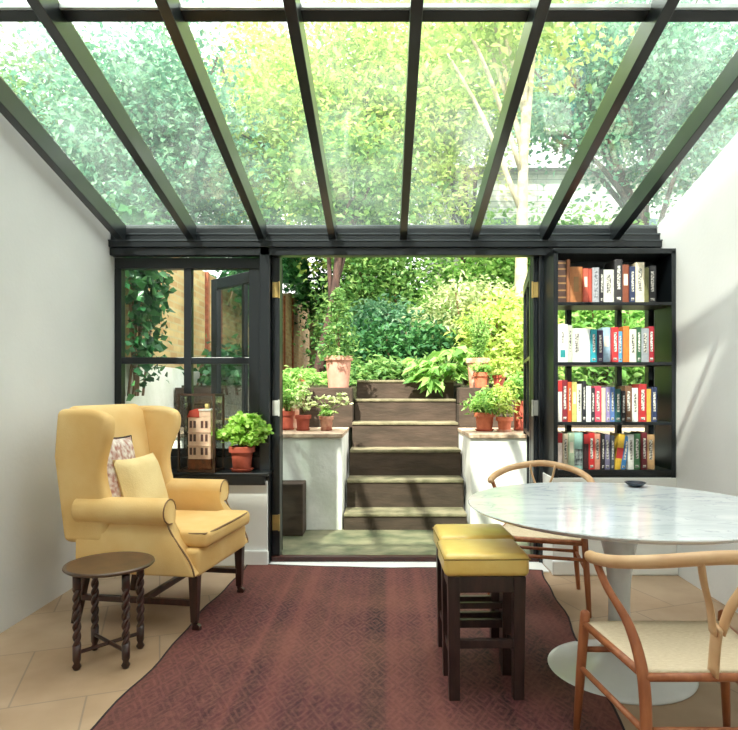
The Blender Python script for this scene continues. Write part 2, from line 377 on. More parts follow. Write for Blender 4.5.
# roof
roof = thing('ceiling', 'sloping glass roof on dark rafters', 'glass roof', kind='structure')
XS = [.123+.505*k for k in range(-4, 4)]
def sl(b, x0, x1, ya, yb, d0, d1):    # bar following the slope, heights measured from the rafter underside
    b.add([(x, y, zr(y)+d) for d in (d0, d1) for y in (ya, yb) for x in (x0, x1)],
          [(0, 2, 3, 1), (4, 5, 7, 6), (0, 1, 5, 4), (2, 6, 7, 3), (0, 4, 6, 2), (1, 3, 7, 5)])
M_RAFT = mat('rafter_paint', (20, 25, 27), .3, var=(16, 21, 23), coat=.45)
for x in XS:
    b = MB(); sl(b, x-.025, x+.025, YB, 4.47, 0, .13); b.build('rafter', M_RAFT, roof, .003)
for i in range(len(XS)-1):
    b = MB(); sl(b, XS[i]+.0255, XS[i+1]-.0255, YB, 4.56, .121, .127); b.build('glass_pane', G_ROOF, roof)
b = MB(); sl(b, XL+.001, XS[0]-.0255, YB, 4.56, .121, .127); b.build('glass_pane', G_ROOF, roof)
b = MB(); sl(b, XS[-1]+.0255, XR-.001, YB, 4.56, .121, .127); b.build('glass_pane', G_ROOF, roof)
b = MB(); sl(b, XL, XR, 2.606, 2.662, .10, .12); b.build('purlin', M_FRAME, roof)
b = MB(); sl(b, XL, XR, 2.592, 2.606, .103, .12); o = b.build('glazing_bar', M_ALU, roof)
b = MB(); sl(b, XL, XR, YB, YB+.1, -.08, .14); b.build('wall_plate', M_FRAME, roof)

# left window
def window(name, lab, xs, zs, y, bar=.028, outer=None, x0=None, x1=None, z0=None, z1=None):
    w = thing(name, lab, 'window', kind='structure')
    b = MB()
    for (a, c) in outer: b.box(a, c, y-.03, y+.04, z0, z1)
    b.box(x0, x1, y-.03, y+.04, z1-.0, z1+.08); b.box(x0, x1, y-.03, y+.04, z0-.06, z0+.02)
    b.build('frame', M_FRAME, w, .003)
    b = MB()
    for x in xs: b.box(x-bar, x+bar, y-.025, y+.03, z0, z1)
    for z in zs: b.box(x0, x1, y-.022, y+.027, z-.024, z+.024)
    b.build('glazing_bars', M_FRAME, w, .003)
    boxo('pane', G_WIN, x0+.002, x1-.002, y+.001, y+.005, z0, z1, w)
    return w
window('window_1', 'dark framed window left of the doorway', [-1.448], [1.465], 4.55, .028, [(XL, XL+.05), (-1.0, -.905)], XL, -.905, .80, 2.135)
window('window_2', 'window behind the open bookcase', [1.35, 1.72], [1.2], 4.59, .018, [(1.21, 1.24), (1.93, XR)], 1.21, XR, .72, 2.135)

# doors (open outwards)
def leafdoor(name, lab, hx, hy, ang, flip):
    d = thing(name, lab, 'door', (hx, hy, 0), ang, kind='structure')
    W, T, Z0, Z1 = .93, .045, .05, 2.185
    s = flip
    b = MB()
    b.box(0, .075, -T/2, T/2, Z0, Z1); b.box(W-.085, W, -T/2, T/2, Z0, Z1); b.box(.075, W-.085, -T/2, T/2, Z1-.09, Z1); b.box(.075, W-.085, -T/2, T/2, Z0, Z0+.22)
    b.build('frame', M_FRAME, d, .003)
    b = MB(); b.box(W/2-.018, W/2+.018, -T/2+.005, T/2-.005, Z0+.22, Z1-.09)
    for z in (.9, 1.5): b.box(.075, W-.085, -T/2+.005, T/2-.005, z-.014, z+.014)
    b.build('glazing_bars', M_FRAME, d, .002)
    boxo('pane', G_WIN, .075, W-.085, -.002, .002, Z0+.22, Z1-.09, d)
    h = MB(); h.tube([(W-.045, -.03, 1.0), (W-.045, -.075, 1.0), (W-.15, -.075, 1.0)], .009, 8); h.tube([(W-.045, .03, 1.0), (W-.045, .075, 1.0), (W-.15, .075, 1.0)], .009, 8)
    h.build('handle', M_BRASS, d, smooth=True)
    return d
dl = leafdoor('door_1', 'left garden door standing open outwards behind the window', -.79, 4.64, PI-math.acos(.73), 1)
dr = leafdoor('door_2', 'right garden door standing open outwards, seen edge on', 1.10, 4.645, math.acos(.165), -1)
def hinge(side, z, m, par):
    # brass leaf on the lining edge, facing the room
    x = -.803 if side < 0 else 1.09
    b = MB(); b.box(x-.024, x+.022, 4.51, 4.5195, z-.055, z+.055); b.tube([(x+.024*(-side), 4.51, z-.06), (x+.024*(-side), 4.51, z+.06)], .007, 8)
    for q in (-.035, 0, .035): b.tube([(x-.004, 4.5105, z+q), (x-.004, 4.507, z+q)], .005, 8)
    o = b.build('hinge', m, par); o.matrix_parent_inverse = Matrix.LocRotScale(par.location, par.rotation_euler, None).inverted()
for z, m in ((PZ(289.5, 4.5), M_BRASS), (PZ(408, 4.5), M_STEEL), (PZ(523, 4.5), M_BRASS)): hinge(-1, z, m, dl)
for z, m in ((PZ(289.5, 4.5), M_BRASS), (PZ(408, 4.5), M_STEEL), (PZ(523, 4.5), M_BRASS)): hinge(1, z, m, dr)

# ------------------------------------------------------------------ rug
def rug():
    b = MB(); n = 36; L0 = Vector((-.985, 4.39)); L1 = Vector((-1.115, 1.1)); R0 = Vector((1.072, 4.27)); R1 = Vector((.74, 1.1)); T = .012
    rows = []
    for i in range(n+1):
        t = i/n; a = L0.lerp(L1, t); c = R0.lerp(R1, t); wv = .010*math.sin(t*17)+.006*math.sin(t*41)
        row = []
        for j in range(13):
            s = j/12; p = a.lerp(c, s); ey = (.014*math.sin(s*9+1)+.006*math.sin(s*23))*max(0, 1-t*6)
            row.append((p.x+wv*(1-2*s)*abs(1-2*s), p.y+ey))
        rows.append(row)
    vs = [(x, y, T) for r in rows for x, y in r]+[(x, y, .001) for r in rows for x, y in r]
    m = len(vs)//2; fs = []
    for i in range(n):
        for j in range(12):
            a = i*13+j; fs.append((a, a+1, a+14, a+13)); fs.append((a+m, a+13+m, a+14+m, a+1+m))
    ring = list(range(13))+[i*13+12 for i in range(1, n+1)]+[n*13+j for j in range(11, -1, -1)]+[i*13 for i in range(n-1, 0, -1)]
    for k in range(len(ring)): a = ring[k]; c = ring[(k+1) % len(ring)]; fs.append((a, c, c+m, a+m))
    b.add(vs, fs); r = b.build('rug', M_RUG); tag(r, 'large worn dark red kilim rug in the middle of the floor', 'rug')
    e = MB(); pts = [(rows[i][0][0], rows[i][0][1], .008) for i in range(n+1)]; e.tube(pts, .007, 6)
    pts = [(rows[i][12][0], rows[i][12][1], .008) for i in range(n+1)]; e.tube(pts, .007, 6)
    pts = [(x, y, .008) for x, y in rows[0]]; e.tube(pts, .007, 6)
    e.build('binding', mat('dark_binding', (44, 28, 32), .9), r)
rug()

# ------------------------------------------------------------------ armchair
def armchair():
    t = thing('wing_armchair', 'yellow upholstered wing armchair on dark wooden legs by the left window', 'armchair', (-1.24, 3.55, 0), math.radians(-8.7))
    b = MB(); b.box(-.36, .335, -.325, .325, .285, .43); b.build('seat_base', M_YEL, t, .025, True, seg=4)
    b = MB()     # cushion outline with T-shaped front
    out = [(-.26, -.245), (.17, -.245), (.20, -.30), (.375, -.30), (.375, .30), (.20, .30), (.17, .245), (-.26, .245)]
    b.prism(out, .43, .52, 'z'); cu = b.build('seat_cushion', M_YEL, t, .035, True, seg=5)
    e = MB(); pts = [(x*1.0, y, .50) for x, y in out]; 
    for i in range(2, 5): pass
    e.tube(spline([(.21, -.286, .503), (.325, -.291, .505), (.362, -.262, .507), (.371, 0, .508), (.362, .262, .507), (.325, .291, .505), (.21, .286, .503)], 6), .0055, 6)
    e.build('piping', M_PIPE, cu, smooth=True)
    # arms: scroll section swept front to back
    for s in (-1, 1):
        prof = []
        cy, cz, r = s*.345, .625, .068
        for k in range(14):
            a = -.55*PI+k*(1.55*PI/13)
            prof.append((cy+s*math.cos(a)*r, cz+math.sin(a)*r))
        prof = prof+[(s*.285, .56), (s*.285, .30), (s*.375, .30), (s*.372, .50)]
        def xf(z): 
            u = max(0, min(1, (z-.30)/.30)); u = u*u*(3-2*u); return .335*(1-u)+.185*u
        n = len(prof); vs = []; fs = []
        ks = 6
        for q in range(ks+1):
            for (y, z) in prof:
                x1 = xf(z); vs.append((-.33+(x1+.33)*q/ks, y, z))
        for q in range(ks):
            for j in range(n): fs.append((q*n+j, q*n+(j+1) % n, (q+1)*n+(j+1) % n, (q+1)*n+j))
        fs += [tuple(range(n)), tuple(reversed(range(ks*n, ks*n+n)))]
        b = MB(); b.add(vs, fs); ar = b.build('arm', M_YEL, t, .016, True, seg=3)
        e = MB(); pts = [(xf(z)-.001, cy+(y-cy)*.93, cz+(z-cz)*.93) for (y, z) in prof[0:14]]+[]
        e.tube(pts, .0038, 6); e.tube([(xf(z)-.007+.0, s*.366, z) for z in [.3+.02*i for i in range(14)]], .0045, 6)
        e.build('piping', M_PIPE, ar, smooth=True)
    # wings
    for s in (-1, 1):
        o = [(-.40, .45), (-.16, .45), (-.155, .66), (-.175, .76), (-.18, .85), (-.15, .95), (-.125, 1.02), (-.125, 1.09), (-.16, 1.13), (-.25, 1.15), (-.44, 1.15), (-.46, .9)]
        w = []
        P = spline([(x, 0, z) for x, z in o[1:11]], 4); w = [(o[0][0], o[0][1])]+[(p.x, p.z) for p in P]+[o[11]]
        b = MB(); n = len(w); y0, y1 = s*.285, s*.375
        b.prism(w, min(y0, y1), max(y0, y1), 'y')
        for i, v in enumerate(b.v):       # wings flare outward towards their front edge
            x, y, z = v; f = max(0, (x+.30)/.2); b.v[i] = (x, y+s*.035*f*max(0, min(1, (z-.7)/.3)), z)
        wg = b.build('wing', M_YEL, t, .035, True, seg=5)
    b = MB(); vs = []
    prof = [(-.20, .40), (-.235, .60), (-.27, .80), (-.30, 1.0), (-.325, 1.12), (-.36, 1.165), (-.42, 1.165), (-.455, 1.12), (-.44, .9), (-.40, .6), (-.37, .32), (-.22, .32)]
    b.prism(prof, -.30, .30, 'y'); b.build('backrest', M_YEL, t, .03, True, seg=5)
    for sx, sy in ((.30, -.30), (.30, .30)):
        b = MB(); b.taperbox((sx, sy, .29), .05, (sx, sy, .05), .034); lg = b.build('leg', M_MAHOG, t, .003)
        c = MB(); c.tube([(sx, sy, .055), (sx, sy, .035)], .016, 10); c.tube([(sx+.01, sy-.012, .021), (sx+.01, sy+.012, .021)], .021, 16)
        c.build('caster', M_BRASS if False else M_MAHOG, lg, smooth=False)
    for sx, sy in ((-.33, -.28), (-.33, .28)):
        b = MB(); b.taperbox((sx, sy, .30), .05, (sx-.06, sy, 0), .036); b.build('leg', M_MAHOG, t, .003)
    for s in (-1, 1): b = MB(); b.box(-.36, .29, s*.29-.014, s*.29+.014, .13, .16); b.build('stretcher', M_MAHOG, t, .002)
    b = MB(); b.box(-.01, .02, -.29, .29, .13, .16); b.build('stretcher', M_MAHOG, t, .002)
    return t
armchair()
def pillow(name, label, m, loc, rot, w, h, th, trim=None):
    b = MB(); n = 12
    def P(i, j, s):
        u = -1+2*i/n; v = -1+2*j/n; e = (1-u**4)*(1-v**4); 
        pin = 1-.07*(1-abs(u)**2)*abs(v)**3; pin2 = 1-.07*(1-abs(v)**2)*abs(u)**3
        return (u*w/2*pin2, s*th/2*e**.6, v*h/2*pin)
    vs = [P(i, j, s) for s in (-1, 1) for i in range(n+1) for j in range(n+1)]; m0 = (n+1)**2; fs = []
    for i in range(n):
        for j in range(n):
            a = i*(n+1)+j; fs.append((a, a+1, a+n+2, a+n+1)); fs.append((a+m0, a+n+1+m0, a+n+2+m0, a+1+m0))
    b.add(vs, fs); o = b.build(name, m, None, 0, True); o.location = loc; o.rotation_euler = rot
    if trim:
        e = MB(); r = [P(i, 0, 0) for i in range(n+1)]+[P(n, j, 0) for j in range(1, n+1)]+[P(i, n, 0) for i in range(n-1, -1, -1)]+[P(0, j, 0) for j in range(n-1, 0, -1)]
        e.tube(r, .006, 6, closed=True); e.build('trim', trim, o, smooth=True)
    tag(o, label, 'cushion'); return o
pillow('cushion', 'plain cream square cushion leaning in the yellow armchair', M_CREAM, (-1.375, 3.50, .70), (math.radians(-17), 0, math.radians(80)), .40, .37, .13, None)
M_PATT = mat('speckled_print', (232, 222, 210), .8, var=(176, 120, 104), vscale=34)
pillow('cushion', 'speckled white cushion with dark trim behind the cream cushion', M_PATT, (-1.475, 3.44, .79), (math.radians(-12), math.radians(4), math.radians(84)), .36, .42, .08, mat('dark_trim', (60, 40, 36), .7))

# ------------------------------------------------------------------ twist-leg side table
def side_table():
    t = thing('side_table', 'small round dark table with twisted legs in front of the armchair', 'side table', (-1.285, 2.885, 0), math.radians(5))
    b = MB(); b.lathe([(0, .425), (.165, .425), (.19, .432), (.198, .44), (.195, .448), (.18, .446), (0, .446)], 40); b.build('tabletop', mat('dark_tray', (92, 66, 46), .35, var=(60, 42, 30), coat=.3), t, smooth=True)
    for a in (45, 135, 225, 315):
        x, y = .15*math.cos(math.radians(a)), .15*math.sin(math.radians(a))
        pts = []; rr = []; 
        b = MB()
        for st in range(2):
            pts = [(x+.008*math.cos(k*.55+st*PI), y+.008*math.sin(k*.55+st*PI), .10+k*.0075) for k in range(36)]
            b.tube(pts, .011, 8)
        b.lathe([(0, 0), (.012, 0), (.02, .015), (.012, .03), (.018, .045), (.018, .11), (.0, .112)], 12, (x, y, 0)); b.lathe([(0, .355), (.018, .36), (.018, .425), (0, .426)], 12, (x, y, 0))
        b.build('leg', M_MAHOG, t, smooth=True)
    for a in (45, 135):
        c, s = .15*math.cos(math.radians(a)), .15*math.sin(math.radians(a)); b = MB(); b.tube([(-c, -s, .075), (c, s, .075)], .009, 8); b.build('stretcher', M_MAHOG, t)
side_table()

# ------------------------------------------------------------------ window ledge objects
def case():
    t = thing('display_case', 'tall glass display case with bronzed frame on the dark window ledge', 'display case', (PX(201.5, 4.43), 4.43, .673), math.radians(-6))
    w, d, h, p = .128, .09, .545, .007
    for sx, sy in ((-1, -1), (1, -1), (1, 1), (-1, 1)):
        q = p*1.2 if (sx, sy) == (1, -1) else p
        boxo('post', M_COPPER, sx*w-q, sx*w+q, sy*d-p, sy*d+p, 0, h, t)
    for z, nm in ((.012, 'bottom_frame'), (h, 'top_frame')):
        b = MB()
        for s in (-1, 1): b.box(-w, w, s*d-p, s*d+p, z-.008, z+.006); b.box(s*w-p, s*w+p, -d, d, z-.008, z+.006)
        b.build(nm, M_COPPER, t)
    boxo('base', mat('case_base', (120, 86, 60), .3), -w, w, -d, d, 0, .012, t)
    for s in (-1, 1): boxo('pane', G_CASE, -w+p, w-p, s*d-.001, s*d+.001, .015, h-.01, t); boxo('pane', G_CASE, s*w-.001, s*w+.001, -d+p, d-p, .015, h-.01, t)
    boxo('lid', G_CASE, -w, w, -d, d, h-.002, h, t)
    m = thing('model_house', 'cream model town house with red roof inside the glass case', 'model house', (t.location.x+.006, 4.425, .687), math.radians(-6))
    boxo('plinth', mat('plinth_wood', (128, 70, 44), .4, var=(90, 50, 34), vscale=30), -.085, .085, -.055, .055, 0, .075, m, .003)
    b = MB(); b.box(-.082, .082, -.05, .05, .075, .375); b.box(-.004, .082, -.052, .05, .375, .425)
    b.box(-.086, .086, -.056, .05, .165, .172); b.box(-.086, .086, -.056, .05, .262, .268)
    b.build('facade', mat('model_cream', (240, 208, 182), .7, var=(230, 190, 166), vscale=40), m, .001)
    b = MB(); b.prism([(-.088, .37), (0, .37), (0, .43), (-.03, .43), (-.07, .415)], -.056, .052, 'y'); b.build('roof', mat('model_roof', (188, 66, 50), .7), m)
    b = MB(); b.box(-.004, .086, -.058, .052, .418, .428); b.build('parapet', M_WHITE, m)
    wm = mat('model_window', (96, 62, 60), .4)
    for r in range(3):
        for c in (-.062, -.034, .02, .052):
            z = .105+r*.095; boxo('window', wm, c-.009, c+.009, -.0515, -.0495, z, z+.05, m)
    boxo('chimney', mat('model_chimney', (214, 190, 120), .7), .02, .045, 0, .02, .425, .465, m)
case()

# plants ----------------------------------------------------------
def pot_parts(t, rt, rb, h, m, saucer=None, sm=None, rim=.25, n=32):
    b = MB(); rh = h*rim; e = .012 if rt > .07 else .006; th = max(.006, rt*.09)
    if saucer: z0 = .012
    else: z0 = 0
    b.lathe([(0, z0), (rb, z0), (rb+(rt-e-rb)*(1-rim), z0+h-rh), (rt, z0+h-rh), (rt+.001, z0+h-.004), (rt-.003, z0+h), (rt-th, z0+h), (rt-th-.004, z0+h-rh*.8), (0, z0+h-rh*.8)], n)
    b.build('pot', m, t, smooth=False)
    b = MB(); b.lathe([(0, z0+h-rh*.75), (rt-th-.003, z0+h-rh*.7), (rt*.4, z0+h-rh*.6), (0, z0+h-rh*.55)], 20); b.build('soil', M_SOIL, t)
    if saucer:
        b = MB(); b.lathe([(0, 0), (saucer*.85, 0), (saucer, .018), (saucer-.006, .02), (saucer*.8, .008), (0, .008)], n); b.build('saucer', sm or m, t, smooth=False)
    return z0+h-rh*.6
def stems(t, ends, z, m, r=.003, n0=(0, 0)):
    b = MB()
    for e in ends:
        e = Vector(e); mid = Vector((e.x*.35, e.y*.35, z+(e.z-z)*.6)); b.tube(spline([(n0[0]+e.x*.05, n0[1]+e.y*.05, z-.01), mid, e], 4), [r]*9, 5)
    b.build('stems', m, t)
def fluffy(t, c, r, nc, nl, cr, size, m, seed, z, ratio=.8, sm=M_STEM, rnd=False, up=.7):
    p, cc = cloud(c, r, nc, nl, cr, seed, .7); leaf_mesh('foliage', p, size, m, t, seed, ratio, up, round_=rnd)
    stems(t, cc[:18], z, sm)

t = thing('potted_plant', 'bright green leafy plant in red terracotta pot on the dark window ledge', 'potted plant', (PX(242, 4.42), 4.42, .673))
z = pot_parts(t, .092, .062, .165, M_TERRA_R, .082)
fluffy(t, (.045, 0, .29), (.135, .12, .11), 70, 26, .02, .030, LS, 3, z, .95, rnd=True)
p, cc = cloud((-.095, -.02, .27), (.06, .06, .06), 12, 16, .02, 5, .5); leaf_mesh('foliage', p, .028, LS, t, 6, .9, round_=True)

# ------------------------------------------------------------------ bookcase and books
bc = thing('bookcase', 'dark open-backed bookcase full of books right of the doorway', 'bookcase', (1.135, 4.2, .655))
BX0, BX1, BD = 0, XR-1.135-.005, .27
SH = [PZ(y, 4.2)-.655 for y in (302, 362, 422, 470)]      # shelf tops
def bpart(n, *a): return boxo(n, M_FRAME, *a, bc, .002)
bpart('side_panel', 0, .03, 0, BD, 0, 1.54); bpart('side_panel', BX1-.03, BX1, 0, BD, 0, 1.54)
for i, z in enumerate(SH): bpart('shelf', .03, BX1-.03, 0, BD, z-(.022 if i < 3 else .03), z)
bpart('top_panel', 0, BX1, 0, BD, 1.52, 1.555); bpart('plinth', .03, BX1-.03, .01, BD, 0, SH[3]-.03)
bpart('back_panel', .03, BX1-.03, BD-.01, BD, SH[0], 1.52)
rows = [
 ('top shelf', [(9, 42, 'dark brown leather', (74, 48, 40), 'bands'), (3.5, 43, 'narrow tan', (150, 92, 58), ''), (13, 36, 'wide tan leather', (176, 112, 66), 'orn'), (5, 34, 'coral red', (208, 96, 76), 'p'), (4.5, 34, 'brick red', (186, 78, 62), ''), (7, 35, 'silver grey', (168, 168, 176), 'd'), (4, 33, 'black with white marks', (40, 38, 44), 'w'), (11, 33, 'white with black lettering marks', (216, 214, 208), 'k'), (8, 43, 'tall black and white', (52, 48, 52), 'w'),
               (7, 38, 'rust brown', (134, 70, 48), 'p'), (6, 36, 'navy', (44, 54, 88), 'w'), (9, 40, 'cream', (226, 214, 188), 'k'), (5, 35, 'olive', (110, 108, 66), ''), (8, 37, 'black', (38, 36, 40), 'w')]),
 ('second shelf', [(10, 38, 'white with teal square', (232, 234, 232), 't'), (5, 37, 'pale green spotted', (196, 206, 184), 'k'), (9.5, 34, 'white with dark figure', (230, 230, 226), 'k'), (9, 34, 'plain white', (236, 236, 232), ''), (6.5, 33, 'teal', (44, 160, 176), 'w'), (6, 32, 'dark plum', (60, 44, 76), 'w'), (8, 35, 'pale blue', (168, 200, 222), 'p'), (7, 35, 'scarlet', (204, 52, 56), 'w'), (5, 31, 'sky blue', (96, 168, 210), 'w'),
               (6, 36, 'orange', (222, 124, 56), ''), (7, 33, 'ivory', (232, 226, 208), 'k'), (5, 35, 'forest green', (52, 92, 64), 'w'), (8, 34, 'grey', (150, 154, 160), 'k'), (6, 36, 'crimson', (158, 36, 50), 'w')]),
 ('third shelf', [(4.5, 42, 'white with red top', (234, 226, 222), 'r'), (6, 42, 'dark maroon', (132, 34, 48), 'w'), (4, 40, 'orange and black', (226, 92, 48), 'k'), (5, 40, 'yellow green', (196, 190, 112), 'p'), (5, 38, 'white cat-patterned', (228, 226, 218), 'k'), (4, 41, 'slim black', (36, 36, 44), 'w'), (5, 36, 'blank white', (226, 228, 228), ''), (4, 34, 'charcoal', (52, 48, 56), 'w'), (7, 36, 'pink red', (206, 74, 98), 'w'), (4, 34, 'cream', (232, 214, 188), ''), (4.5, 35, 'lilac', (146, 132, 178), 'w'), (5, 35, 'blue', (88, 120, 178), 'w'), (6, 33, 'dark teal', (34, 84, 84), 'w'), (4.5, 31, 'black', (36, 34, 38), 'w'),
               (7, 36, 'brown', (120, 84, 60), 'w'), (6, 34, 'white', (230, 230, 226), 'k'), (8, 38, 'red', (180, 44, 48), 'w'), (5, 33, 'mustard', (204, 164, 70), ''), (6, 35, 'navy', (40, 50, 84), 'w')]),
 ('bottom shelf', [(5.5, 37, 'white and pink', (238, 218, 212), 'r'), (5.5, 36, 'beige ruled', (204, 188, 164), 'k'), (6, 37, 'pale sage', (178, 196, 168), 'p'), (9, 37, 'mint and black picture', (160, 204, 194), 'b'), (5, 36, 'black and red', (60, 30, 34), 'r'), (6.5, 37, 'bright red', (212, 50, 52), 'w'), (6, 36, 'cream and red mottled', (216, 150, 128), 'k'), (4, 36, 'black', (34, 34, 42), 'w'), (5.5, 35, 'grey purple', (122, 116, 146), 'w'), (4, 34, 'slate', (70, 76, 88), 'w'), (6.5, 36, 'yellow and red leaning', (224, 182, 62), 'm'), (5, 34, 'blue leaning', (60, 120, 176), 'w'),
               (6, 35, 'white', (232, 232, 228), 'k'), (7, 36, 'green', (74, 120, 80), 'w'), (6, 37, 'burgundy', (110, 32, 44), 'w'), (8, 35, 'tan', (190, 152, 108), 'k')])]
TM = {'w': mat('title_white', (226, 222, 214), .6, var=(90, 84, 84), vscale=90, vdetail=1), 'k': mat('title_black', (50, 48, 50), .6, var=(205, 200, 190), vscale=90, vdetail=1), 't': mat('title_teal', (40, 146, 150), .6), 'r': mat('title_red', (196, 50, 52), .6),
      'd': mat('title_grey', (92, 92, 100), .6, var=(180, 180, 186), vscale=70), 'p': mat('title_pale', (236, 226, 206), .6), 'gold': mat('gold_tooling', (150, 112, 70), .55, .1), 'b': mat('picture_black', (40, 44, 48), .6, var=(150, 160, 160), vscale=40), 'm': mat('title_maroon', (180, 50, 48), .6)}
ORD = ['first', 'second', 'third', 'fourth', 'fifth', 'sixth', 'seventh', 'eighth', 'ninth', 'tenth', 'eleventh', 'twelfth', 'thirteenth', 'fourteenth', 'fifteenth', 'sixteenth', 'seventeenth', 'eighteenth', 'nineteenth', 'twentieth']
M_PAGE = mat('book_pages', (236, 228, 208), .9)
K = 4.2/F
for ri, (rn, bs) in enumerate(rows):
    x = 1.135+.034; z = .655+SH[ri]+.0005
    for bi, (w, h, cn, c, st) in enumerate(bs):
        W = w*K-.0012; H = h*K
        if x+W > XR-.038-(.03 if 'leaning' in cn else 0): break
        D = min(.2, max(.13, H*.72)); m = mat('cover_%d_%d_%d' % c, c, .5, var=tuple(int(v*.9) for v in c), vscale=30)
        y0 = 4.205+R.uniform(.006, .03)
        b = MB(); th = .003
        pts = [(0, D), (0, .004), (W*.2, 0), (W*.8, 0), (W, .004), (W, D), (W-th, D), (W-th, .008), (th, .008), (th, D)]
        b.prism([(p, q) for p, q in pts], 0, H, 'z'); bk = b.build('book', m)
        bk.location = (x, y0, z)
        if 'leaning' in cn: bk.rotation_euler = (0, math.radians(8), 0); bk.location.x += .002; bk.location.z += .0005; x += .018 if 'blue' in cn else .0
        boxo('pages', M_PAGE, th, W-th, .009, D-.006, .004, H-.004, bk)
        def pan(m_, a, c_, ins=.15): boxo('title_panel', m_, W*ins, W*(1-ins), -.0006, .002, H*a, H*c_, bk)
        if st == 'bands':
            for a in (.1, .27, .44, .61, .78, .92): pan(TM['gold'], a, a+.035, .05)
        elif st == 'orn': pan(TM['gold'], .3, .72, .3)
        elif st == 't': pan(TM['t'], .12, .32, .25); pan(TM['k'], .5, .8, .4)
        elif st == 'r': pan(TM['r'], .72, .99, .02)
        elif st == 'b': pan(TM['b'], .1, .55, .05)
        elif st == 'm': pan(TM['m'], .32, .62, .0)
        elif st == 'w': pan(TM['w'], .3, .85, .3); pan(TM['w'], .05, .12, .25)
        elif st == 'k': pan(TM['k'], .28, .85, .3)
        elif st == 'd': pan(TM['d'], .1, .9, .25)
        elif st == 'p': pan(TM['p'], .45, .75, .2)
        if bi: nb = 'between its neighbours' 
        prev = bs[bi-1][2] if bi else None
        lab = '%s book, %s, %s' % (cn, rn, ('right of the %s' % prev) if prev else 'against the left side')
        tag(bk, lab, 'book', 'books on the '+rn)
        x += W+.0012
# ------------------------------------------------------------------ tulip table
def table():
    t = thing('dining_table', 'round white marble pedestal table at the right', 'table', (1.042, 2.77, 0))
    b = MB(); r = .67; b.lathe([(0, .712), (r-.05, .712), (r-.012, .728), (r, .736), (r-.002, .74), (0, .74)], 96); b.build('tabletop', M_MARBLE, t, smooth=False)
    prof = [(0, .0), (.315, .0), (.318, .006), (.31, .012), (.22, .028), (.13, .055), (.075, .10), (.052, .17), (.046, .28), (.05, .40), (.066, .52), (.092, .62), (.125, .69), (.15, .711), (0, .712)]
    pp = spline([(a, 0, c) for a, c in prof[3:14]], 4); P = [(0, 0), (.315, 0), (.318, .006)]+[(p.x, p.z) for p in pp]+[(0, .711)]
    b = MB(); b.lathe(P, 64); b.build('pedestal', M_TULIP, t, smooth=True)
table()
t = MB(); t.lathe([(0, 0), (.03, 0), (.055, .022), (.05, .024), (.028, .006), (0, .006)], 28); o = t.build('dish', mat('dark_glaze', (50, 60, 72), .25), smooth=True); o.location = (1.315, 3.27, .741)
tag(o, 'small dark dish at the far right of the marble table', 'dish')

